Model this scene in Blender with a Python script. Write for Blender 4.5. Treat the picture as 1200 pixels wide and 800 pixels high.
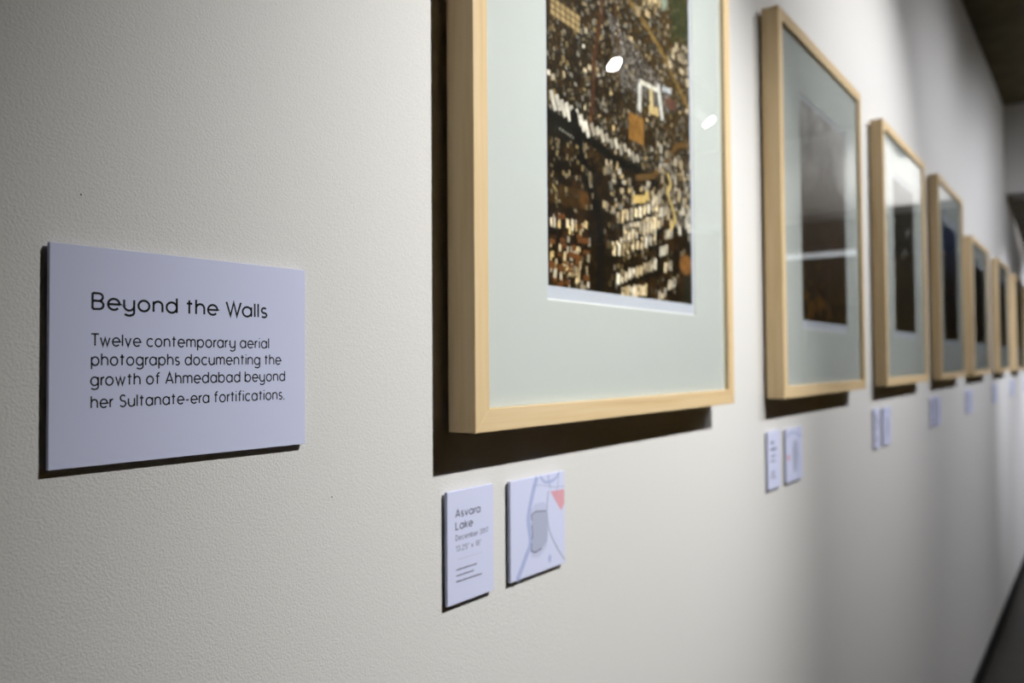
import bpy, bmesh, math, random
import numpy as np
from mathutils import Vector, Matrix

# ------------------------------------------------------------------ clear
for o in list(bpy.data.objects):
    bpy.data.objects.remove(o, do_unlink=True)
scene = bpy.context.scene
C = scene.collection
EYE = 1.47                      # camera height above the floor; heights below are given relative to it

# ------------------------------------------------------------------ camera
cd = bpy.data.cameras.new('camera')
cam = bpy.data.objects.new('camera', cd); C.objects.link(cam)
cd.sensor_width = 36.0
cd.lens = 974.34 * 36.0 / 1200.0
yaw, pitch, roll = 0.61932, 0.0275046, -0.00740990
F = Vector((math.cos(yaw)*math.cos(pitch), math.sin(yaw)*math.cos(pitch), math.sin(pitch)))
R0 = Vector((math.sin(yaw), -math.cos(yaw), 0)); U0 = R0.cross(F)
R = math.cos(roll)*R0 + math.sin(roll)*U0; U = -math.sin(roll)*R0 + math.cos(roll)*U0
M = Matrix((R, U, -F)).transposed().to_4x4(); M.translation = Vector((0, -0.5, EYE))
cam.matrix_world = M
cd.clip_start = 0.02; cd.clip_end = 60
cd.dof.use_dof = True
cd.dof.focus_distance = 0.56
cd.dof.aperture_fstop = 5.8
scene.camera = cam

# ------------------------------------------------------------------ world, exposure
w = bpy.data.worlds.new('world'); scene.world = w; w.use_nodes = True
w.node_tree.nodes['Background'].inputs[0].default_value = (0.8, 0.75, 0.6, 1)
w.node_tree.nodes['Background'].inputs[1].default_value = 0.02
vs = scene.view_settings
vs.view_transform = 'Standard'; vs.look = 'None'; vs.gamma = 1.0; vs.exposure = 0.08
vs.use_curve_mapping = False

# track lamps: x, y, z(rel), aim (x,y,z rel), power, cone degrees, colour
LAMPS = [
    (1.15, -1.47, 1.45, (0.95, 0, 0.03), 290, 49, (1.0, 0.992, 0.972)),
    (2.35, -1.47, 1.45, (2.25, 0, 0.40), 148, 66, (1.0, 0.995, 1.0)),
    (3.54, -1.47, 1.45, (3.72, 0, -0.60), 98, 125, (0.97, 0.975, 1.03)),
    (4.73, -1.47, 1.45, (5.33, 0, -0.60), 94, 125, (0.95, 0.97, 1.05)),
    (5.90, -1.47, 1.45, (6.05, 0, -0.15), 185, 46, (0.95, 0.97, 1.05)),
    (7.90, -1.47, 1.45, (7.65, 0, -0.40), 380, 60, (0.95, 0.97, 1.05)),
]
ADDED_HEADER_LAMP = (3.3, -2.3, 1.45, (6.2, -0.68, 1.33), 1100, 15, (1.0, 0.98, 0.97))  # unseen spotlight added to brighten the header wall mirrored in the glass
FAR_LAMPS = [(10.23, -1.35, 1.46, (10.9, 0, 0.3)), (11.57, -1.63, 1.38, (12.2, 0, 0.2))]

# ------------------------------------------------------------------ materials
def mat(name, col, rough=0.6, spec=0.3):
    m = bpy.data.materials.new(name); m.use_nodes = True
    b = m.node_tree.nodes['Principled BSDF']
    b.inputs['Base Color'].default_value = (*col, 1)
    b.inputs['Roughness'].default_value = rough
    b.inputs['Specular IOR Level'].default_value = spec
    return m
def nt(m): return m.node_tree, m.node_tree.nodes, m.node_tree.links
def bsdf(m): return m.node_tree.nodes['Principled BSDF']
def coords(m, scale=(1, 1, 1)):
    t, n, l = nt(m)
    tc = n.new('ShaderNodeTexCoord'); mp = n.new('ShaderNodeMapping')
    mp.inputs['Scale'].default_value = scale
    l.new(tc.outputs['Object'], mp.inputs['Vector']); return mp.outputs['Vector']
def noise(m, vec, scale, detail=3, rough=0.5):
    t, n, l = nt(m); x = n.new('ShaderNodeTexNoise')
    x.inputs['Scale'].default_value = scale; x.inputs['Detail'].default_value = detail; x.inputs['Roughness'].default_value = rough
    l.new(vec, x.inputs['Vector']); return x.outputs['Fac']
def ramp(m, fac, stops):
    t, n, l = nt(m); r = n.new('ShaderNodeValToRGB')
    while len(r.color_ramp.elements) < len(stops): r.color_ramp.elements.new(0.5)
    for e, (p, c) in zip(r.color_ramp.elements, stops): e.position = p; e.color = (*c, 1)
    l.new(fac, r.inputs['Fac']); return r.outputs['Color']
def bump(m, h, strength, dist):
    t, n, l = nt(m); b = n.new('ShaderNodeBump')
    b.inputs['Strength'].default_value = strength; b.inputs['Distance'].default_value = dist
    l.new(h, b.inputs['Height']); l.new(b.outputs['Normal'], bsdf(m).inputs['Normal'])

# orange-peel wall paint with two pin marks
m_wall = mat('wall_paint', (0.62, 0.615, 0.60), 0.65, 0.25)
v = coords(m_wall)
mp2 = m_wall.node_tree.nodes.new('ShaderNodeMapping'); mp2.inputs['Rotation'].default_value = (0.5, 0.7, 0.4)
m_wall.node_tree.links.new(v, mp2.inputs['Vector'])
n1 = noise(m_wall, mp2.outputs['Vector'], 640, 2.5, 0.5)
bump(m_wall, n1, 1.0, 0.0005)
t_, n_, l_ = nt(m_wall)
prev = None
for (px, pz) in ((0.2553, 0.1041), (0.4546, -0.1036)):
    d = n_.new('ShaderNodeVectorMath'); d.operation = 'DISTANCE'
    l_.new(v, d.inputs[0]); d.inputs[1].default_value = (px, 0.0, EYE + pz)
    c = n_.new('ShaderNodeMath'); c.operation = 'LESS_THAN'; c.inputs[1].default_value = 0.0006
    l_.new(d.outputs['Value'], c.inputs[0])
    if prev is None: prev = c.outputs[0]
    else:
        a = n_.new('ShaderNodeMath'); a.operation = 'MAXIMUM'; l_.new(prev, a.inputs[0]); l_.new(c.outputs[0], a.inputs[1]); prev = a.outputs[0]
mx = n_.new('ShaderNodeMix'); mx.data_type = 'RGBA'
mx.inputs[6].default_value = (0.62, 0.615, 0.60, 1); mx.inputs[7].default_value = (0.03, 0.03, 0.03, 1)
l_.new(prev, mx.inputs[0]); l_.new(mx.outputs[2], bsdf(m_wall).inputs['Base Color'])

m_white = mat('header_paint', (0.60, 0.595, 0.58), 0.7, 0.2)
vv = coords(m_white); bump(m_white, noise(m_white, vv, 300, 3), 0.3, 0.001)
m_room = mat('dark_wall_paint', (0.36, 0.21, 0.02), 0.8, 0.2)
vv = coords(m_room); bump(m_room, noise(m_room, vv, 200, 3), 0.3, 0.001)
m_ceil = mat('dark_ceiling', (0.10, 0.09, 0.08), 0.9, 0.1)
vv = coords(m_ceil)
l_ = m_ceil.node_tree.links
l_.new(ramp(m_ceil, noise(m_ceil, vv, 6, 5, .6), [(0.3, (0.085, 0.07, 0.04)), (0.7, (0.13, 0.11, 0.065))]), bsdf(m_ceil).inputs['Base Color'])
m_floor = mat('dark_floor', (0.05, 0.05, 0.047), 0.45, 0.3)
vv = coords(m_floor)
m_floor.node_tree.links.new(ramp(m_floor, noise(m_floor, vv, 9, 5, .6), [(0.3, (0.026, 0.024, 0.020)), (0.7, (0.040, 0.037, 0.031))]), bsdf(m_floor).inputs['Base Color'])
m_base = mat('black_baseboard', (0.012, 0.012, 0.012), 0.5, 0.2)
bump(m_base, noise(m_base, coords(m_base), 60), 0.1, 0.001)

def wood(name, horizontal):
    m = mat(name, (0.58, 0.45, 0.29), 0.5, 0.25)
    sc = (3, 60, 90) if horizontal else (90, 60, 3)
    vv = coords(m, sc)
    f = noise(m, vv, 1.0, 5, 0.6)
    col = ramp(m, f, [(0.25, (0.49, 0.34, 0.175)), (0.5, (0.60, 0.45, 0.255)), (0.75, (0.67, 0.53, 0.335))])
    m.node_tree.links.new(col, bsdf(m).inputs['Base Color'])
    bump(m, f, 0.12, 0.0005)
    return m
m_wood_h = wood('maple_along', True); m_wood_v = wood('maple_upright', False)

m_mat = mat('mat_board', (0.59, 0.612, 0.595), 0.85, 0.1)
bump(m_mat, noise(m_mat, coords(m_mat), 900, 2), 0.15, 0.0003)
m_bevel = mat('mat_bevel', (0.72, 0.72, 0.70), 0.85, 0.1)
m_paper = mat('photo_paper', (0.60, 0.62, 0.70), 0.7, 0.1)
m_back = mat('backing_board', (0.25, 0.19, 0.12), 0.9, 0.1)
m_card = mat('card_board', (0.55, 0.58, 0.765), 0.75, 0.15)
bump(m_card, noise(m_card, coords(m_card), 1500, 2), 0.1, 0.0002)
m_ink = mat('black_ink', (0.008, 0.008, 0.010), 0.6, 0.2)
m_inkgrey = mat('grey_ink', (0.07, 0.07, 0.10), 0.7, 0.1)
m_rule = mat('pale_rule_ink', (0.36, 0.37, 0.45), 0.7, 0.1)
m_foam = mat('foam_tape', (0.25, 0.23, 0.2), 0.9, 0.1)
m_black = mat('black_metal', (0.02, 0.02, 0.02), 0.45, 0.4)

m_glass = bpy.data.materials.new('picture_glass'); m_glass.use_nodes = True
t_, n_, l_ = nt(m_glass)
n_.remove(n_['Principled BSDF'])
out = n_['Material Output']
tr = n_.new('ShaderNodeBsdfTransparent'); tr.inputs[0].default_value = (0.985, 0.995, 0.99, 1)
gl = n_.new('ShaderNodeBsdfGlossy'); gl.inputs['Roughness'].default_value = 0.0
fr = n_.new('ShaderNodeFresnel'); ge = n_.new('ShaderNodeNewGeometry')
mr = n_.new('ShaderNodeMapRange'); mr.inputs[3].default_value = 1.5; mr.inputs[4].default_value = 1/1.5   # the pane's two faces reflect alike
ms = n_.new('ShaderNodeMixShader')
l_.new(ge.outputs['Backfacing'], mr.inputs[0]); l_.new(mr.outputs[0], fr.inputs['IOR'])
l_.new(fr.outputs[0], ms.inputs[0]); l_.new(tr.outputs[0], ms.inputs[1]); l_.new(gl.outputs[0], ms.inputs[2])
l_.new(ms.outputs[0], out.inputs['Surface'])

m_photo = bpy.data.materials.new('photograph_print'); m_photo.use_nodes = True
va = m_photo.node_tree.nodes.new('ShaderNodeVertexColor'); va.layer_name = 'ink'
m_photo.node_tree.links.new(va.outputs['Color'], bsdf(m_photo).inputs['Base Color'])
bsdf(m_photo).inputs['Roughness'].default_value = 0.5; bsdf(m_photo).inputs['Specular IOR Level'].default_value = 0.15

m_lens = bpy.data.materials.new('lamp_lens'); m_lens.use_nodes = True
t_, n_, l_ = nt(m_lens); n_.remove(n_['Principled BSDF'])
e = n_.new('ShaderNodeEmission'); e.inputs[0].default_value = (1, 0.98, 0.93, 1); e.inputs[1].default_value = 60
l_.new(e.outputs[0], n_['Material Output'].inputs['Surface'])

# ------------------------------------------------------------------ helpers
def link(name, me, m, parent=None):
    o = bpy.data.objects.new(name, me); C.objects.link(o)
    for mm in (m if isinstance(m, (list, tuple)) else [m]): me.materials.append(mm)
    if parent is not None: o.parent = parent
    return o
def mesh(name, vs_, fs, m, parent=None, mi=None):
    me = bpy.data.meshes.new(name); me.from_pydata([tuple(x) for x in vs_], [], fs); me.update()
    o = link(name, me, m, parent)
    if mi: me.polygons.foreach_set('material_index', mi)
    return o
def box(name, lo, hi, m, parent=None, bevel=0):
    x0, y0, z0 = lo; x1, y1, z1 = hi
    V = [(x0,y0,z0),(x1,y0,z0),(x1,y1,z0),(x0,y1,z0),(x0,y0,z1),(x1,y0,z1),(x1,y1,z1),(x0,y1,z1)]
    Fc = [(0,3,2,1),(4,5,6,7),(0,1,5,4),(1,2,6,5),(2,3,7,6),(3,0,4,7)]
    o = mesh(name, V, Fc, m, parent)
    if bevel:
        b = o.modifiers.new('bevel', 'BEVEL'); b.width = bevel; b.segments = 2
    return o
def empty(name, loc, label, cat, group=None):
    o = bpy.data.objects.new(name, None); C.objects.link(o); o.location = loc
    o.empty_display_size = 0.05
    tag(o, label, cat, group); return o
def tag(o, label, cat, group=None):
    o['label'] = label; o['category'] = cat
    if group: o['group'] = group
def structure(o): o['kind'] = 'structure'; return o

# ------------------------------------------------------------------ room shell
FL, CE = 0.0, EYE + 1.65
XB, XF, YR = -2.6, 14.0, -3.6
structure(box('wall_left', (XB, 0, FL), (XF, 0.2, CE), m_wall))
structure(box('floor', (XB-.2, YR-.2, FL-0.1), (XF+.2, 0.2, FL), m_floor))
structure(box('ceiling', (XB-.2, YR-.2, CE), (XF+.2, 0.2, CE+0.1), m_ceil))
structure(box('wall_right', (XB, YR-0.2, FL), (XF, YR, CE), m_room))
structure(box('wall_back', (XB-0.2, YR-.2, FL), (XB, 0.2, CE), m_room))
structure(box('wall_far', (XF, YR-.2, FL), (XF+0.2, 0.2, CE), m_room))
structure(box('wall_header', (6.2, YR, EYE+1.075), (6.5, 0, CE), m_white))
structure(box('baseboard_left', (XB, -0.012, FL), (XF, 0, FL+0.08), m_base, bevel=.002))

# ------------------------------------------------------------------ track lamps
def spotlight(L, label, group, name='track_spotlight', light=True, to_track=True, lens=None, disc=0.035):
    (x, y, z, aim), (power, cone, col) = L[:4], (L[4:] or (0, 30, (1, 1, 1)))
    p = Vector((x, y, EYE+z)); a = Vector((aim[0], aim[1], EYE+aim[2])); d = (a-p).normalized()
    root = empty(name, p, label, 'spotlight', group)
    q = d.to_track_quat('-Z', 'Y')
    def lathe(nm, prof, m, cap=True):
        n = 32; V = []; Fc = []
        for (r, h) in prof:
            for k in range(n):
                t = 2*math.pi*k/n; V.append(q @ Vector((r*math.cos(t), r*math.sin(t), h)))
        for i in range(len(prof)-1):
            for k in range(n): Fc.append((i*n+k, i*n+(k+1) % n, (i+1)*n+(k+1) % n, (i+1)*n+k))
        Fc.append(tuple(range(n-1, -1, -1)))
        if cap: Fc.append(tuple((len(prof)-1)*n+k for k in range(n)))
        o = mesh(nm, V, Fc, m, root)
        return o
    r = disc
    lathe('lamp_housing', [(r+.004, -0.002), (r+.006, 0.0), (r+.006, .10), (r*.8, .13), (r*.4, .14)], m_black)
    lathe('lamp_lens', [(r*.999, -0.0055), (r, -0.0025)], lens or m_lens)
    top = CE - EYE - z
    if to_track:
        up = top - .03
        box('lamp_stem', (-.008, -.008, 0.0), (.008, .008, up), m_black, root)
    if light:
        ld = bpy.data.lights.new('spot_beam', 'SPOT'); ld.energy = power; ld.spot_size = math.radians(cone); ld.spot_blend = 1.0
        ld.shadow_soft_size = 0.011; ld.color = col
        lo = bpy.data.objects.new('spot_beam', ld); C.objects.link(lo)
        lo.parent = root; lo.rotation_mode = 'QUATERNION'; lo.rotation_quaternion = q; lo.location = d*0.018
    return root
tr_ = box('lighting_track', (0.6, -1.495, CE-.03), (6.15, -1.445, CE), m_black)
tag(tr_, 'black lighting track along the dark ceiling carrying the spotlights', 'lighting track')
tr_ = box('lighting_track', (7.0, -1.495, CE-.03), (9.0, -1.445, CE), m_black)
tag(tr_, 'black lighting track in the room beyond the header wall', 'lighting track')
labs = ['black track spotlight opposite the nearest framed picture, out of frame', 'black track spotlight opposite the second and third framed pictures, out of frame',
        'black track spotlight mirrored as a bright oval on the aerial city print', 'black track spotlight mirrored as a bright oval on the mat beside the aerial print',
        'black track spotlight just before the pale header wall, out of frame',
        'black track spotlight lighting the farthest picture beyond the header wall']
for L, lb in zip(LAMPS, labs): spotlight(L, lb, 'spotlights on the ceiling track')
L = ADDED_HEADER_LAMP
spotlight(L, 'added unseen spotlight brightening the pale header wall, out of frame', 'added spotlights')
m_dimlens = bpy.data.materials.new('frosted_lamp_lens'); m_dimlens.use_nodes = True
t_, n_, l_ = nt(m_dimlens); n_.remove(n_['Principled BSDF'])
e = n_.new('ShaderNodeEmission'); e.inputs[0].default_value = (1, 0.97, 0.93, 1); e.inputs[1].default_value = 2.4
l_.new(e.outputs[0], n_['Material Output'].inputs['Surface'])
for L, lb in zip(FAR_LAMPS, ('black far spotlight mirrored as the upper glint in the third picture', 'black far spotlight mirrored as the lower glint in the third picture')):
    spotlight(L, lb, 'spotlights of the far room', light=False, lens=m_dimlens)
# long lamp over the far room, seen mirrored in the second picture
lt = empty('linear_ceiling_lamp', (12.5, -2.9, CE), 'long white ceiling lamp mirrored as a pale streak in the second picture', 'ceiling lamp')
box('lamp_housing', (-.05, -1.0, -.06), (.05, .55, 0), m_white, lt)
m_tube = bpy.data.materials.new('tube_diffuser'); m_tube.use_nodes = True
t_, n_, l_ = nt(m_tube); n_.remove(n_['Principled BSDF'])
e = n_.new('ShaderNodeEmission'); e.inputs[0].default_value = (0.9, 0.95, 1, 1); e.inputs[1].default_value = 1.2
l_.new(e.outputs[0], n_['Material Output'].inputs['Surface'])
box('lamp_diffuser', (-.052, -.98, -.11), (.048, .53, -.06), m_tube, lt)

# ------------------------------------------------------------------ printed photographs (colour per vertex of a fine grid)
rng = np.random.default_rng(7)
def smooth_noise(nx, ny, cx, cy):
    a = rng.random((cy+3, cx+3))
    ys = np.linspace(0, cy, ny); xs = np.linspace(0, cx, nx)
    yi = ys.astype(int); xi = xs.astype(int); fy = (ys-yi)[:, None]; fx = (xs-xi)[None, :]
    fy = fy*fy*(3-2*fy); fx = fx*fx*(3-2*fx)
    g = lambda j, i: a[np.ix_(yi+j, xi+i)]
    return g(0,0)*(1-fy)*(1-fx)+g(0,1)*(1-fy)*fx+g(1,0)*fy*(1-fx)+g(1,1)*fy*fx
class Picture:
    def __init__(s, w, h, nx, ny):
        s.w, s.h, s.nx, s.ny = w, h, nx, ny
        s.X = np.linspace(0, w, nx)[None, :].repeat(ny, 0); s.Z = np.linspace(0, h, ny)[:, None].repeat(nx, 1)
        s.A = np.zeros((ny, nx, 3))
    def blend(s, mask, col): s.A = s.A*(1-mask[..., None]) + mask[..., None]*np.array(col)
    def rect(s, cx, cz, w, h, ang, col):
        r = math.hypot(w, h)/2 + .003
        i0 = max(0, int((cx-r)/s.w*(s.nx-1))); i1 = min(s.nx, int((cx+r)/s.w*(s.nx-1))+2)
        j0 = max(0, int((cz-r)/s.h*(s.ny-1))); j1 = min(s.ny, int((cz+r)/s.h*(s.ny-1))+2)
        if i0 >= i1 or j0 >= j1: return
        x = s.X[j0:j1, i0:i1]-cx; z = s.Z[j0:j1, i0:i1]-cz
        c, sn = math.cos(ang), math.sin(ang)
        a = x*c+z*sn; b = -x*sn+z*c
        e_ = s.w/s.nx
        m = np.clip((w/2-np.abs(a))/e_+.5, 0, 1)*np.clip((h/2-np.abs(b))/e_+.5, 0, 1)
        s.A[j0:j1, i0:i1] = s.A[j0:j1, i0:i1]*(1-m[..., None])+m[..., None]*np.array(col)
    def line(s, pts, wd, col, op=1.0):
        m = np.zeros_like(s.X)
        for (x0, z0), (x1, z1) in zip(pts[:-1], pts[1:]):
            dx, dz = x1-x0, z1-z0; L2 = dx*dx+dz*dz+1e-12
            t = np.clip(((s.X-x0)*dx+(s.Z-z0)*dz)/L2, 0, 1)
            d = np.hypot(s.X-x0-t*dx, s.Z-z0-t*dz)
            m = np.maximum(m, np.clip((wd/2-d)/.0014+.5, 0, 1))
        s.blend(m*op, col)
    def blob(s, cx, cz, rx, rz, col, op=1.0):
        d = np.hypot((s.X-cx)/rx, (s.Z-cz)/rz); s.blend(np.clip((1.2-d)/.4, 0, 1)*op, col)
    def build(s, x0, z0, y, parent):
        V = np.stack([s.X+x0, np.full_like(s.X, y), s.Z+z0], -1).reshape(-1, 3)
        me = bpy.data.meshes.new('photograph')
        nx, ny = s.nx, s.ny
        j, i = np.meshgrid(np.arange(ny-1), np.arange(nx-1), indexing='ij'); k = (j*nx+i).ravel()
        Fc = np.stack([k, k+1, k+1+nx, k+nx], -1)
        me.vertices.add(len(V)); me.vertices.foreach_set('co', V.ravel())
        me.loops.add(Fc.size); me.loops.foreach_set('vertex_index', Fc.ravel().astype(np.int32))
        me.polygons.add(len(Fc)); me.polygons.foreach_set('loop_start', (np.arange(len(Fc))*4).astype(np.int32))
        me.update(calc_edges=True)
        at = me.color_attributes.new('ink', 'FLOAT_COLOR', 'POINT')
        col = np.concatenate([np.clip(s.A, 0, 1), np.ones((ny, nx, 1))], -1).reshape(-1)
        at.data.foreach_set('color', col.astype(np.float32))
        return link('photograph', me, m_photo, parent)
U_ = lambda a, b: float(rng.uniform(a, b))

def city_picture(w, h):
    """Aerial view of a dense town: dark ground, pale roofs, roads."""
    s = Picture(w, h, 330, 440)
    u = lambda a: a*w
    base = smooth_noise(s.nx, s.ny, 24, 34)*.6+smooth_noise(s.nx, s.ny, 70, 95)*.4
    s.A[:] = np.array([.012, .0075, .003]); s.blend(np.clip((base-.45)*2.4, 0, 1)*.6, (.060, .030, .008))
    fine = smooth_noise(s.nx, s.ny, 150, 200)
    s.blend(np.clip((fine-.62)*3, 0, 1)*.5, (.15, .085, .028))
    # warm upper right
    s.blend(np.clip((s.X/w-.35)*2, 0, 1)*np.clip((s.Z-.16)*7, 0, 1)*.5, (.115, .068, .022))
    def roof(x, z, a, b, ang, warm=0.4, lum=None):
        L_ = lum if lum is not None else U_(.12, .62)
        wc = np.array([1, .95, .86])*(1-warm)+np.array([1, .68, .27])*warm; L_ = L_*1.25
        s.rect(x+.0012, z-.0016, a, b, ang, (.004, .003, .002))
        s.rect(x, z, a, b, ang, L_*wc)
    # scattered small roofs over the upper part
    for _ in range(2000):
        x, z = U_(0, w), U_(.165, h)
        if U_(0, 1) < .25 and x < .18*w: continue
        k = U_(0, 1)
        roof(x, z, U_(.003, .0075), U_(.003, .007), U_(-.25, .25)+.15, U_(.15, 1.0), U_(.02, .30)*(2.0 if k > .86 else .75))
    # dense close-set quarter, centre right
    for i in range(46):
        for j in range(30):
            x = u(.36)+i*.0043+j*.0012+U_(-.001, .001); z = .335-i*.0013-j*.0030+U_(-.001, .001)
            if 0.0 < x < u(.82) and z > .255 and rng.random() < .8:
                c = U_(.03, .30); s.rect(x, z, .0032, .0026, .3, (c, c*.9, c*.83))
    s.line([(u(.324), .40), (u(.324), .328), (u(.274), .272), (u(.257), .206), (u(.216), .159)], .009, (.085, .033, .014), .8)
    s.line([(u(.40), .42), (u(.42), .33), (u(.44), .27)], .005, (.10, .045, .018), .6)
    # ochre road and green edge
    s.line([(u(.45), .40), (u(.507), .368), (u(.65), .35), (u(.751), .334), (u(.876), .303), (u(1.01), .272)], .0085, (.23, .14, .04), .85)
    s.blob(u(.93), .40, .035, .035, (.035, .045, .014), .8); s.blob(u(.86), .365, .012, .012, (.05, .05, .015), .7)
    s.blob(u(.76), .405, .019, .016, (.28, .33, .25), .95)
    for _ in range(26):
        roof(u(U_(.55, .75)), U_(.36, .43), U_(.008, .016), U_(.008, .014), U_(-.5, .5), .75, U_(.2, .5))
    for _ in range(18):
        roof(u(U_(.8, 1)), U_(.31, .36), U_(.007, .015), U_(.006, .012), U_(-.5, .5), .55, U_(.15, .5))
    # block of flats with a grid of tan roofs
    s.rect(u(.108), .299, .062, .021, -.03, (.06, .035, .015))
    for i in range(6):
        for j in range(3): s.rect(u(.036)+i*.0104, .3055-j*.0068-i*.0003, .0086, .0054, -.03, (.40, .285, .135))
    # white halls round a court
    s.rect(u(.581), .253, .010, .036, -.05, (.62, .60, .55)); s.rect(u(.66), .275, .058, .0065, .05, (.66, .62, .52))
    s.rect(u(.742), .262, .009, .046, .28, (.66, .64, .60)); s.rect(u(.69), .246, .030, .011, .1, (.55, .40, .18))
    s.rect(u(.672), .259, .010, .026, .2, (.58, .46, .24)); s.rect(u(.80), .284, .026, .007, .05, (.50, .52, .55))
    s.rect(u(.835), .268, .030, .014, .1, (.13, .06, .04))
    # ochre field
    s.rect(u(.554), .211, .041, .034, .0, (.27, .13, .03))
    # bright slabs along the diagonal, dark verge below
    s.line([(u(-.02), .183), (u(.24), .172), (u(.40), .160), (u(.56), .160), (u(.7), .150)], .012, (.006, .005, .003))
    for i in range(8):
        t = i/7; roof(u(.035+.19*t), .199-.014*t+U_(-.002, .002), .0075, U_(.014, .022), .45, .15, U_(.45, .72))
    for i in range(11):
        t = i/10; roof(u(.26+.3*t), .186-.012*t+U_(-.003, .003), .0075, U_(.009, .015), .5, .3, U_(.25, .62))
    s.blob(u(.06), .168, .035, .014, (.008, .007, .004), .9)
    for i in range(12): s.rect(u(.07+.16*i/11), .170-.008*i/11, .003, .0022, 0, (.30, .29, .25))
    # curved brown road and small houses right of it
    s.line([(u(.56), .150), (u(.68), .160), (u(.80), .190), (u(.88), .215), (u(1.0), .225)], .008, (.16, .085, .026), .8)
    for _ in range(70): roof(u(U_(.72, 1.0)), U_(.11, .205), U_(.004, .009), U_(.005, .012), U_(-.3, .3), U_(.1, .8), U_(.12, .55))
    # lower part: dark blocks
    low = np.clip((.150-s.Z)/.012, 0, 1); s.blend(low*.8, (.007, .004, .0015))
    s.blend(np.clip((base-.52)*3, 0, 1)*low*.45, (.085, .036, .009))
    for _ in range(120): roof(u(U_(.33, .98)), U_(.095, .155), U_(.004, .010), U_(.004, .011), U_(-.3, .3), U_(.2, .9), U_(.10, .5))
    s.rect(u(.12), .1, .082, .022, .03, (.045, .022, .005)); s.blob(u(.2), .102, .012, .01, (.12, .05, .014), .6)
    s.line([(u(.03), .107), (u(.05), .101), (u(.045), .094)], .003, (.35, .26, .12))
    # main dark road
    s.line([(u(.15), .19), (u(.19), .147), (u(.265), .109), (u(.297), .086), (u(.305), .06), (u(.297), -.01)], .018, (.005, .004, .003))
    # terraces of pale blocks, right of the road
    def terrace(x0, z0, x1, z1, n, bw, bh, warm, l0, l1):
        for i in range(n):
            t = (i+.5)/n
            if rng.random() < .07: continue
            roof(u(x0+(x1-x0)*t), z0+(z1-z0)*t+U_(-.0015, .0015), bw*U_(.75, 1.1), bh*U_(.8, 1.15), -.14+U_(-.06, .06), max(0, warm+U_(-.25, .3)), U_(l0, l1))
    for k, (x0, z0, x1, z1) in enumerate(((.37, .088, .72, .124), (.45, .072, .76, .106), (.34, .047, .70, .081), (.40, .018, .70, .048), (.43, .003, .62, .012))):
        s.line([(u(x0-.03), z0-.0105), (u(x1+.03), z1-.0105)], .006, (.005, .004, .002))
        if k in (1, 2): terrace(x0, z0+.0085, x1, z1+.0085, 13, .0066, .0062, .45, .25, .7)
        terrace(x0, z0-.001, x1, z1-.001, 11, .0080, .0140, .5, .35, .85)
    for i, (x, z) in enumerate(((.756, .064), (.79, .044), (.82, .022), (.74, .006), (.80, .088), (.76, .116), (.70, .128))):
        for q in range(3): roof(u(x)+q*.0085-.008, z+q*.0022, .0062, .013, -.15, .2+U_(0, .4), U_(.35, .7))
    for _ in range(90): roof(u(U_(.33, .97)), U_(.0, .095), U_(.003, .006), U_(.003, .008), U_(-.3, .1), U_(.4, 1), U_(.03, .22))
    for _ in range(60): roof(u(U_(.02, .27)), U_(.085, .165), U_(.003, .006), U_(.003, .007), U_(-.3, .3), U_(.5, 1), U_(.03, .25))
    s.rect(u(.57), .1235, .036, .010, .15, (.62, .43, .15)); s.rect(u(.63), .131, .012, .012, .15, (.6, .42, .16))
    s.line([(u(.80), .170), (u(.825), .158), (u(.79), .145), (u(.83), .130), (u(.86), .112), (u(.82), .098)], .0065, (.55, .40, .15))
    s.blob(u(.95), .054, .021, .014, (.27, .115, .03), .9); s.blob(u(.97), .02, .02, .02, (.012, .012, .007), .9)
    for _ in range(9): roof(u(U_(.88, .99)), U_(.08, .13), U_(.006, .010), U_(.010, .014), .1, .2, U_(.2, .7))
    # small lit houses left of the road
    for _ in range(64):
        roof(u(U_(.01, .235)), U_(.0, .078), U_(.003, .0065), U_(.005, .0105), U_(-.2, .1), U_(.3, 1.0), U_(.12, .8))
    for _ in range(30): s.rect(u(U_(.01, .24)), U_(0, .08), U_(.008, .014), U_(.003, .007), U_(-.2, .2), (.15, .055, .016))
    s.A *= (.55+.9*(smooth_noise(s.nx, s.ny, 60, 80)*.5+smooth_noise(s.nx, s.ny, 160, 220)*.5))[..., None]
    return s
def dim_picture(w, h, top, mid, low, glow, seed, haze=0.0):
    """Dusky oblique view: dark ground blending up to a separate top tone."""
    s = Picture(w, h, 80, 120)
    n = smooth_noise(80, 120, 9, 14); n2 = smooth_noise(80, 120, 26, 40)
    t = s.Z/h
    s.A[:] = np.array(low)
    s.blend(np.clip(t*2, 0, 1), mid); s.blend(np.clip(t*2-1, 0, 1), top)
    s.A *= (.6+.8*(n*.6+n2*.4))[..., None]
    k = np.clip((n2-.62)*4, 0, 1)*np.clip(1.1-t*2.6, 0, 1); s.blend(k*.8, glow)
    for _ in range(60):
        s.rect(U_(0, w), U_(0, h*.45), U_(.004, .012), U_(.003, .008), U_(-.4, .4), np.array(glow)*U_(.3, 1.1))
    for _ in range(10):
        s.blob(U_(.05*w, .6*w), U_(.02, .12)*h, U_(.008, .02), U_(.006, .012), glow, .7)
    s.line([(w*.55, 0), (w*.6, h*.3), (w*.5, h*.55), (w*.58, h*.75)], .006, np.array(mid)*1.8, .7)
    return s

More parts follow.
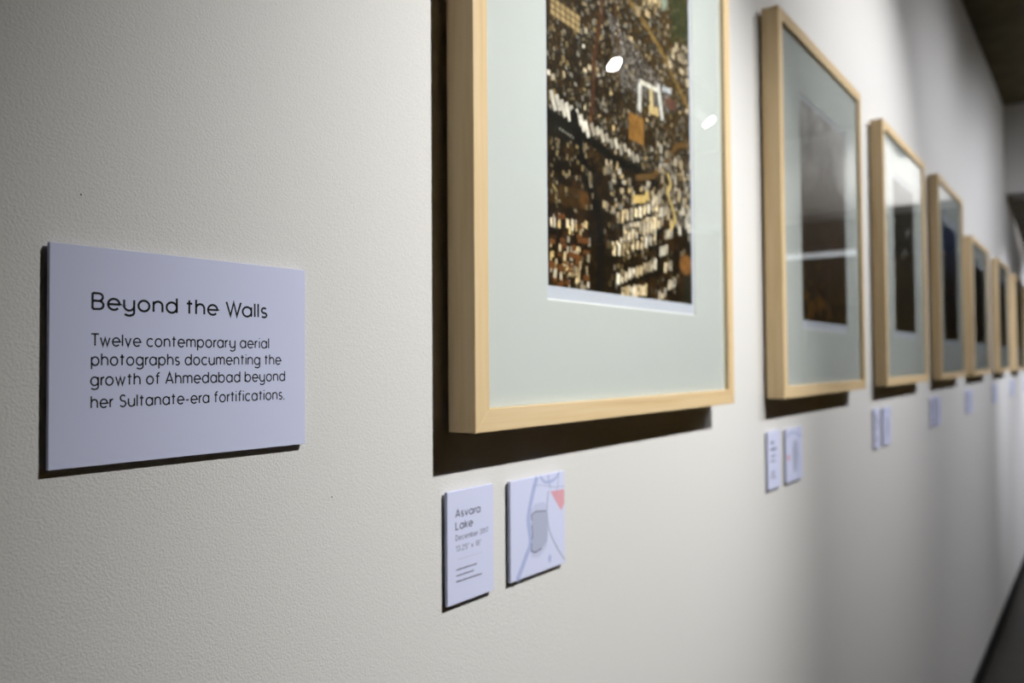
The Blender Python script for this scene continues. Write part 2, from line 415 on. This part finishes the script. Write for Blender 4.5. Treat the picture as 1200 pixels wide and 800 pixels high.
# ------------------------------------------------------------------ framed pictures
YF, YB = -0.038, -0.0065
def framed(x0, x1, z0, z1, ox0, ox1, oz0, oz1, pic, px0, pz0, label, group):
    """Wooden box frame: four mitred rails, glass, bevelled mat, print and backing."""
    root = empty('framed_picture', (x0, 0, EYE+z0), label, 'framed picture', group)
    W, H = x1-x0, z1-z0; fw = 0.0215
    ox0 -= x0; ox1 -= x0; oz0 -= z0; oz1 -= z0
    O = [(0, 0), (W, 0), (W, H), (0, H)]; I = [(fw, fw), (W-fw, fw), (W-fw, H-fw), (fw, H-fw)]
    for k in range(4):
        a, b = O[k], O[(k+1) % 4]; c, d = I[(k+1) % 4], I[k]
        V = [(p[0], YF, p[1]) for p in (a, b, c, d)]+[(p[0], YB, p[1]) for p in (a, b, c, d)]
        Fc = [(0,1,2,3), (7,6,5,4), (0,4,5,1), (1,5,6,2), (2,6,7,3), (3,7,4,0)]
        o = mesh('rail', V, Fc, m_wood_h if k % 2 == 0 else m_wood_v, root)
        bv = o.modifiers.new('bevel', 'BEVEL'); bv.width = 0.0006; bv.segments = 2
    box('glass_pane', (fw+.0002, -.0330, fw+.0002), (W-fw-.0002, -.0312, H-fw-.0002), m_glass, root)
    # mat with bevelled opening
    b = .0016; yf_, yb_ = -.0310, -.0292
    R1 = [(fw+.0003, fw+.0003), (W-fw-.0003, fw+.0003), (W-fw-.0003, H-fw-.0003), (fw+.0003, H-fw-.0003)]
    R2 = [(ox0, oz0), (ox1, oz0), (ox1, oz1), (ox0, oz1)]
    R3 = [(ox0+b, oz0+b), (ox1-b, oz0+b), (ox1-b, oz1-b), (ox0+b, oz1-b)]
    V = [(p[0], yf_, p[1]) for p in R1]+[(p[0], yf_, p[1]) for p in R2]+[(p[0], yb_, p[1]) for p in R3]+[(p[0], yb_, p[1]) for p in R1]
    Fc, mi = [], []
    for k in range(4):
        n = (k+1) % 4
        Fc += [(k, n, 4+n, 4+k), (4+k, 4+n, 8+n, 8+k), (8+k, 8+n, 12+n, 12+k), (12+k, 12+n, n, k)]; mi += [0, 1, 0, 0]
    mesh('mat_board', V, Fc, [m_mat, m_bevel], root, mi)
    box('print_paper', (ox0-.004, -.0291, oz0-.004), (ox1+.004, -.0286, oz1+.004), m_paper, root)
    pic.build(px0-x0, pz0-z0, -.02915, root)
    box('backing_board', (fw+.0003, -.0285, fw+.0003), (W-fw-.0003, -.010, H-fw-.0003), m_back, root)
    box('hanging_cleat', (W*.2, -.0099, H*.78), (W*.8, 0, H*.84), m_wood_h, root)
    return root

G = 'framed aerial photographs along the wall'
framed(.5905, 1.233, -.0620, .6400, .7215, 1.1060, .0668, .5950, city_picture(.371, .498), .7262, .0823,
       'pale wood frame holding a dense aerial city print, largest and nearest of the row', G)
dark = dict(top=(.02, .017, .014), mid=(.014, .011, .007), low=(.007, .005, .003))
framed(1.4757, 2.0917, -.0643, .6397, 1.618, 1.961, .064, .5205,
       dim_picture(.338, .432, (.50, .48, .47), (.075, .052, .036), (.016, .010, .004), (.13, .06, .013), 1), 1.6205, .0815,  # print pales from brown to light grey towards the top
       'pale wood frame with a pale-topped brown print crossed by a bright streak', G)
framed(2.3294, 2.9572, -.0642, .6390, 2.484, 2.80, .067, .5240,
       dim_picture(.310, .430, (.045, .038, .028), (.035, .029, .020), (.022, .017, .010), (.035, .025, .012), 2), 2.487, .085,
       'pale wood frame with a dark olive-brown print and two lamp glints, third in the row', G)
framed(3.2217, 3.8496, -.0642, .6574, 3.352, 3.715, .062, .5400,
       dim_picture(.355, .430, (.06, .075, .14), (.016, .014, .018), (.006, .005, .004), (.03, .018, .008), 3), 3.356, .079,  # bluish glass reflection painted into the upper part of the print
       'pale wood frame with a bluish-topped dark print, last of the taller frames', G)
framed(4.1131, 4.7600, -.0642, .5500, 4.245, 4.635, .066, .4500,
       dim_picture(.380, .350, (.02, .018, .02), (.010, .007, .005), (.006, .004, .003), (.05, .024, .007), 4), 4.250, .083,
       'smaller pale wood frame with a nearly black print, first of the lower frames', G)
framed(5.2042, 5.8315, -.0642, .5600, 5.335, 5.70, .066, .4600,
       dim_picture(.355, .360, (.02, .022, .03), (.010, .008, .006), (.006, .005, .004), (.03, .018, .007), 5), 5.340, .083,
       'smaller pale wood frame with a nearly black print, second of the lower frames', G)
framed(6.2655, 6.8945, -.0642, .5600, 6.395, 6.765, .066, .4600,
       dim_picture(.360, .360, (.012, .012, .014), (.008, .007, .006), (.006, .005, .004), (.02, .012, .006), 6), 6.400, .083,
       'smaller pale wood frame with a black print, last one clearly seen down the corridor', G)
framed(7.3270, 7.9550, -.0642, .5600, 7.457, 7.827, .066, .4600,
       dim_picture(.360, .360, (.012, .012, .014), (.008, .007, .006), (.006, .005, .004), (.02, .012, .006), 7), 7.462, .083,
       'farthest pale wood frame, a sliver at the right edge of the photo', G)

# ------------------------------------------------------------------ monoline lettering (x-height = 1)
def arc(cx, cy, rx, ry, a0, a1, n=None):
    n = n or max(6, int(abs(a1-a0)/9))
    return [(cx+rx*math.cos(math.radians(a0+(a1-a0)*i/n)), cy+ry*math.sin(math.radians(a0+(a1-a0)*i/n))) for i in range(n+1)]
CAP, ASC, DSC = 1.42, 1.42, -.45
O_ = lambda cx=.5: arc(cx, .5, .5, .5, 0, 360, 40)
def bowl_down(x, w):           # descender hook ending a right stem
    return arc(x-w, DSC+.28, w, .30, 0, -150, 14)
GLY = {
 'o': (1.0, [O_()]), 'a': (1.0, [O_(), [(1, 1), (1, 0)]]), 'd': (1.0, [O_(), [(1, ASC), (1, 0)]]), 'b': (1.0, [O_(), [(0, ASC), (0, 0)]]),
 'p': (1.0, [O_(), [(0, 1), (0, DSC)]]), 'q': (1.0, [O_(), [(1, 1), (1, DSC)]]),
 'g': (1.0, [O_(), [(1, 1), (1, -.05)]+bowl_down(1, .5)]),
 'y': (.9, [[(0, 1), (0, .45)]+arc(.45, .45, .45, .45, 180, 360, 20), [(.9, 1), (.9, -.05)]+bowl_down(.9, .45)]),
 'u': (.9, [[(0, 1), (0, .45)]+arc(.45, .45, .45, .45, 180, 360, 20), [(.9, 1), (.9, 0)]]),
 'n': (.85, [[(0, 1), (0, 0)], arc(.425, .575, .425, .425, 180, 0, 20)+[(.85, 0)]]),
 'h': (.85, [[(0, ASC), (0, 0)], arc(.425, .575, .425, .425, 180, 0, 20)+[(.85, 0)]]),
 'm': (1.4, [[(0, 1), (0, 0)], arc(.35, .65, .35, .35, 180, 0, 18)+[(.7, 0)], arc(1.05, .65, .35, .35, 180, 0, 18)+[(1.4, 0)]]),
 'r': (.42, [[(0, 1), (0, 0)], arc(.45, .52, .45, .46, 180, 92, 10)]),
 'e': (1.0, [[(0, .5), (1, .5)]+arc(.5, .5, .5, .5, 0, 318, 36)]),
 'c': (.86, [arc(.5, .5, .5, .5, 46, 314, 32)]),
 's': (.62, [arc(.31, .735, .28, .265, 35, 270, 18)+arc(.31, .235, .31, .235, 90, -145, 18)[1:]]),
 't': (.56, [[(.26, 1.32), (.26, 0)], [(0, 1), (.56, 1)]]),
 'f': (.56, [arc(.52, 1.12, .28, .30, 75, 180, 10)+[(.24, 0)], [(0, 1), (.54, 1)]]),
 'i': (.0, [[(0, 1), (0, 0)], [(0, 1.30), (0, 1.42)]]), 'l': (.0, [[(0, ASC), (0, 0)]]),
 'v': (.82, [[(0, 1), (.41, 0), (.82, 1)]]), 'w': (1.3, [[(0, 1), (.36, 0), (.65, .95), (.94, 0), (1.3, 1)]]),
 'k': (.68, [[(0, ASC), (0, 0)], [(.64, 1), (.02, .42)], [(.2, .58), (.68, 0)]]), 'x': (.7, [[(0, 1), (.7, 0)], [(.7, 1), (0, 0)]]),
 'B': (.92, [[(0, CAP), (0, 0)], [(0, CAP)]+arc(.5, 1.08, .36, .34, 90, -90, 14)+[(0, .74)], arc(.52, .37, .40, .37, 90, -90, 16)+[(0, 0)]]),
 'T': (1.05, [[(.525, CAP), (.525, 0)], [(0, CAP), (1.05, CAP)]]),
 'W': (1.62, [[(0, CAP), (.45, 0), (.81, CAP*.97), (1.17, 0), (1.62, CAP)]]),
 'A': (1.15, [[(0, 0), (.575, CAP), (1.15, 0)], [(.2, .42), (.95, .42)]]),
 'S': (.84, [arc(.42, 1.065, .37, .355, 30, 270, 18)+arc(.42, .355, .42, .355, 90, -150, 18)[1:]]),
 'D': (1.05, [[(0, 0), (0, CAP), (.35, CAP)]+arc(.35, CAP/2, .7, CAP/2, 90, -90, 24)+[(0, 0)]]),
 'L': (.72, [[(0, CAP), (0, 0), (.72, 0)]]),
 '0': (.86, [arc(.43, CAP/2, .43, CAP/2, 0, 360, 32)]), '1': (.28, [[(0, 1.15), (.28, CAP), (.28, 0)]]),
 '2': (.8, [arc(.4, 1.02, .4, .4, 165, -35, 16)+[(0, 0), (.8, 0)]]), '3': (.78, [arc(.37, 1.07, .35, .35, 150, -90, 16)+arc(.37, .37, .4, .37, 90, -150, 16)[1:]]),
 '5': (.8, [[(.72, CAP), (.15, CAP), (.08, .8)]+arc(.38, .44, .42, .44, 120, -140, 18)]), '7': (.8, [[(0, CAP), (.8, CAP), (.25, 0)]]),
 '8': (.8, [arc(.4, 1.07, .34, .35, -90, 270, 24), arc(.4, .37, .4, .37, 90, 450, 24)]),
 '-': (.45, [[(0, .48), (.45, .48)]]), '.': (.0, [[(0, -.07), (0, .10)]]), '"': (.22, [[(0, CAP), (0, 1.05)], [(.22, CAP), (.22, 1.05)]]),
}
def layout(text, gap=.40, word=1.0):
    x = 0; S = []; prev = ' '
    for ch in text:
        if ch == ' ': x += word-gap; continue
        if prev in 'TrW' and ch in 'weoacnt': x -= .18
        prev = ch
        wd, st = GLY[ch]
        S += [[(px+x, py) for px, py in pl] for pl in st]
        x += wd+gap
    return S, x-gap
def ribbon(V, Fc, pts, wd, y0, y1):
    """flat stroke of even width in the XZ plane, from y0 (card) out to y1"""
    P = [Vector(p) for p in pts]; n = len(P)
    closed = n > 3 and (P[0]-P[-1]).length < 1e-9
    if closed: P = P[:-1]; n -= 1
    Lf, Rt = [], []
    for i in range(n):
        a = P[i-1] if (i > 0 or closed) else None; b = P[(i+1) % n] if (i < n-1 or closed) else None
        d1 = (P[i]-a).normalized() if a is not None else None; d2 = (b-P[i]).normalized() if b is not None else None
        if d1 is None: d1 = d2
        if d2 is None: d2 = d1
        t = (d1+d2); t = t.normalized() if t.length > 1e-6 else d1
        k = 1/max(.35, abs(t.dot(d1))); nrm = Vector((-t.y, t.x))*wd/2*k
        Lf.append(P[i]+nrm); Rt.append(P[i]-nrm)
    o = len(V)
    for i in range(n):
        V += [(Lf[i].x, y1, Lf[i].y), (Rt[i].x, y1, Rt[i].y), (Rt[i].x, y0, Rt[i].y), (Lf[i].x, y0, Lf[i].y)]
    for i in range(n if closed else n-1):
        a, b = o+4*i, o+4*((i+1) % n)
        Fc += [(a, a+1, b+1, b), (a+1, a+2, b+2, b+1), (a+3, a, b, b+3)]
    if not closed:
        Fc += [(o, o+3, o+2, o+1), (o+4*n-4, o+4*n-3, o+4*n-2, o+4*n-1)]
def write(name, lines, m, parent, y):
    """lines: (text, x, baseline, length, x-height, stroke) in metres in the parent's frame"""
    V, Fc = [], []
    for (txt, x, zb, ln, xh, sw) in lines:
        S, tot = layout(txt); kx = ln/tot
        for pl in S: ribbon(V, Fc, [(x+px*kx, zb+py*xh) for px, py in pl], sw, y, y-.00006)
    return mesh(name, V, Fc, m, parent)

# ------------------------------------------------------------------ text panel
TX, TZ = .2350, -.0590
panel = empty('text_panel', (TX, 0, EYE+TZ), 'large white text panel headed Beyond the Walls, left of the framed pictures', 'wall text panel')
PW, PH = .1884, .1318
box('board', (0, -.0050, 0), (PW, -.0020, PH), m_card, panel, bevel=.0002)
for (ax, az) in ((.012, .010), (PW-.042, .010), (.012, PH-.040), (PW-.042, PH-.040)):
    box('mounting_pad', (ax, -.0020, az), (ax+.03, 0, az+.03), m_foam, panel)
X0 = .2601-TX
write('heading_lettering', [('Beyond the Walls', X0, .0353-TZ, .1275,   .0067, .00142)], m_ink, panel, -.0050)
bx = .0050
write('body_lettering', [
    ('Twelve contemporary aerial', .2594-TX, .0131-TZ, .1300, bx, .00094),
    ('photographs documenting the', .2597-TX, .0013-TZ, .1405, bx, .00094),
    ('growth of Ahmedabad beyond', .2594-TX, -.0108-TZ, .1445, bx, .00094),
    ('her Sultanate-era fortifications.', .2597-TX, -.0243-TZ, .1435, bx, .00094)], m_ink, panel, -.0050)

# ------------------------------------------------------------------ small caption and map cards below each picture
m_road = mat('map_road_blue', (0.36, 0.41, 0.63), 0.75, .1); m_roadedge = mat('map_line_grey', (0.30, 0.33, 0.45), 0.75, .1)
m_lake = mat('map_lake_grey', (0.37, 0.395, 0.52), 0.75, .1); m_red = mat('map_red_zone', (0.62, 0.32, 0.37), 0.75, .1)
m_halo = mat('map_halo', (0.47, 0.50, 0.67), 0.75, .1)
CW, CH, MW, MH = .0700, .1040, .1040, .1020
def card(name, x, z, wd, ht, label, cat, group):
    r = empty(name, (x, 0, EYE+z), label, cat, group)
    box('board', (0, -.0055, 0), (wd, -.0022, ht), m_card, r, bevel=.0002)
    for az in (.012, ht-.037): box('mounting_pad', (wd/2-.02, -.0022, az), (wd/2+.02, 0, az+.025), m_foam, r)
    return r
def poly(name, pts, m, parent, y):
    V = [(p[0], y-.00004, p[1]) for p in pts]
    n = len(V); V += [(p[0], y, p[1]) for p in pts]
    return mesh(name, V, [tuple(range(n))]+[(i, (i+1) % n, n+(i+1) % n, n+i) for i in range(n)], m, parent)
def curve(pts, n=8):
    out = []
    P = [pts[0]]+list(pts)+[pts[-1]]
    for i in range(1, len(P)-2):
        for k in range(n):
            t = k/n; a, b, c, d = P[i-1:i+3]
            out.append(tuple(.5*((2*b[q])+(-a[q]+c[q])*t+(2*a[q]-5*b[q]+4*c[q]-d[q])*t*t+(-a[q]+3*b[q]-3*c[q]+d[q])*t**3) for q in (0, 1)))
    out.append(pts[-1]); return out
def lines_part(name, items, m, parent, y, h=.00003):
    V, Fc = [], []
    for i, (pts, wd) in enumerate(items): ribbon(V, Fc, pts, wd, y, y-h-i*.00002)
    return mesh(name, V, Fc, m, parent)
GC, GM = 'caption cards below the pictures', 'map cards below the pictures'
k1 = card('caption_card', .5893, -.2216, .0705, .1042, 'white caption card reading Asvara Lake, below the aerial city print', 'caption card', GC)
def cz(z): return z+.2216
write('title_lettering', [('Asvara', .6015-.5893, cz(-.1419), .0367, .0048, .00098), ('Lake', .6015-.5893, cz(-.1532), .0250, .0048, .00098)], m_ink, k1, -.0055)
write('detail_lettering', [('December 2017', .6015-.5893, cz(-.1633), .0493, .0032, .00058), ('13.25" x 18"', .602-.5893, cz(-.1733), .0372, .0032, .00055)], m_inkgrey, k1, -.0055)
lines_part('rule', [([(.6035-.5893, cz(-.1811)), (.6425-.5893, cz(-.1811))], .0003)], m_rule, k1, -.0055)
CREDIT = [(.602-.5893, cz(-.1912), .0305, .0017), (.602-.5893, cz(-.1966), .0264, .0017), (.602-.5893, cz(-.2021), .039, .0017)]   # too small to read

m1 = card('map_card', .6884, -.2212, MW, MH, 'square white map card with a grey lake and red corner, below the city print', 'map card', GM)
sc = lambda L_: [(p[0]*MW, p[1]*MH) for p in L_]
clip = lambda L_: [(min(max(p[0], .0006), MW-.0006), min(max(p[1], .0006), MH-.0006)) for p in L_]
poly('lake_surround', clip(sc([(.36, .66), (.42, .72), (.60, .72), (.66, .66), (.68, .40), (.64, .24), (.50, .16), (.36, .18), (.33, .40)])), m_halo, m1, -.0055)
lines_part('map_roads', [(clip(curve(sc([(.473, .995), (.384, .813), (.312, .588), (.345, .345), (.263, .206), (.105, .0)]))), .0066),
                         (clip(curve(sc([(.526, .995), (.633, .92), (.80, .93), (.9, .995)]))), .0030),
                         (clip(curve(sc([(.68, .995), (.70, .92), (.72, .85)]))), .0022)], m_road, m1, -.00550, .00005)
lines_part('map_lines', [(clip(curve(sc([(.685, .82), (.655, .63), (.697, .406), (.842, .196), (.995, .034)]))), .0016),
                         (clip(curve(sc([(.893, .99), (.852, .811), (.795, .716)]))), .0007),
                         (clip(curve(sc([(.402, .909), (.56, .899), (.778, .851), (.998, .834)]))), .0006)], m_roadedge, m1, -.0055, .00006)
poly('lake_area', sc([(.364, .619), (.451, .641), (.640, .62), (.66, .50), (.655, .30), (.551, .241), (.427, .219), (.359, .248), (.386, .40), (.37, .50)]), m_lake, m1, -.00552)
lines_part('lake_outline', [(sc([(.640, .62), (.451, .641), (.364, .619), (.372, .56)]), .0009), (sc([(.370, .51), (.386, .43), (.372, .36)]), .0009), (sc([(.368, .33), (.359, .248), (.427, .219), (.551, .241)]), .0009)], m_inkgrey, m1, -.0055, .0001)
poly('red_zone', clip(sc([(.722, .812), (.997, .803), (.997, .65), (.932, .577)])), m_red, m1, -.00552)
poly('blue_mark', [(.7*MW+.003*math.cos(t*.5236), .105*MH+.0045*math.sin(t*.5236)) for t in range(12)], m_road, m1, -.00552)

def blocks(parent, rows, wd, ht):
    """print too small to read: short runs of letter-sized marks"""
    V, Fc = [], []
    for (x, z, ln, h) in rows:
        xx = x
        while xx < x+ln-1e-6:
            q = min(h*random.uniform(.45, .8), x+ln-xx)
            o = len(V); hh = h*random.choice((1, .72, .72))
            V += [(xx, -.00556, z), (xx+q, -.00556, z), (xx+q, -.00556, z+hh), (xx, -.00556, z+hh)]+[(xx, -.0055, z), (xx+q, -.0055, z), (xx+q, -.0055, z+hh), (xx, -.0055, z+hh)]
            Fc += [(o, o+1, o+2, o+3)]+[(o+i, o+4+i, o+4+(i+1) % 4, o+(i+1) % 4) for i in range(4)]
            xx += q+h*.22
    return mesh('lettering', V, Fc, m_inkgrey, parent)
random.seed(3)
blocks(k1, CREDIT, CW, CH)
SETS = [  # caption x, map x, z, words
    (1.480, 1.5835, -.2290, 'pale-topped brown print with the bright streak'),
    (2.320, 2.4260, -.2285, 'dark print with two lamp glints'),
    (3.185, 3.2930, -.2300, 'bluish-topped dark print'),
    (4.090, 4.1950, -.2300, 'first of the lower frames'),
    (5.160, 5.2650, -.2300, 'second of the lower frames'),
    (6.210, 6.3150, -.2300, 'last frame clearly seen'),
    (7.300, 7.4050, -.2300, 'farthest sliver of a frame'),
]
for i, (xa, xb, z, wh) in enumerate(SETS):
    a = card('caption_card', xa, z, CW, CH, 'small white caption card below the ' + wh, 'caption card', GC)
    blocks(a, [(.016, .081, .018, .0062), (.014, .069, .034, .0064), (.014, .058, .030, .0032), (.014, .049, .026, .0030), (.014, .030, .024, .0024), (.014, .0245, .022, .0024), (.014, .019, .028, .0024)], CW, CH)
    b = card('map_card', xb, z, MW, MH, 'small square map card below the ' + wh, 'map card', GM)
    f = (-1)**i
    poly('mapped_area', sc([(.5, .78), (.66, .72), (.70, .45), (.62, .2), (.46, .14), (.40, .4), (.38, .62)]), m_lake, b, -.0055)
    lines_part('map_roads', [(clip(curve(sc([(.5+.3*f, .99), (.5+.22*f, .6), (.5+.3*f, .3), (.5+.16*f, .01)]))), .005), (clip(curve(sc([(.01, .86), (.4, .92), (.99, .8)]))), .003)], m_road, b, -.0055, .00005)
    if i == 0: poly('red_zone', sc([(.06, .50), (.2, .53), (.22, .43), (.1, .40)]), m_red, b, -.00552)
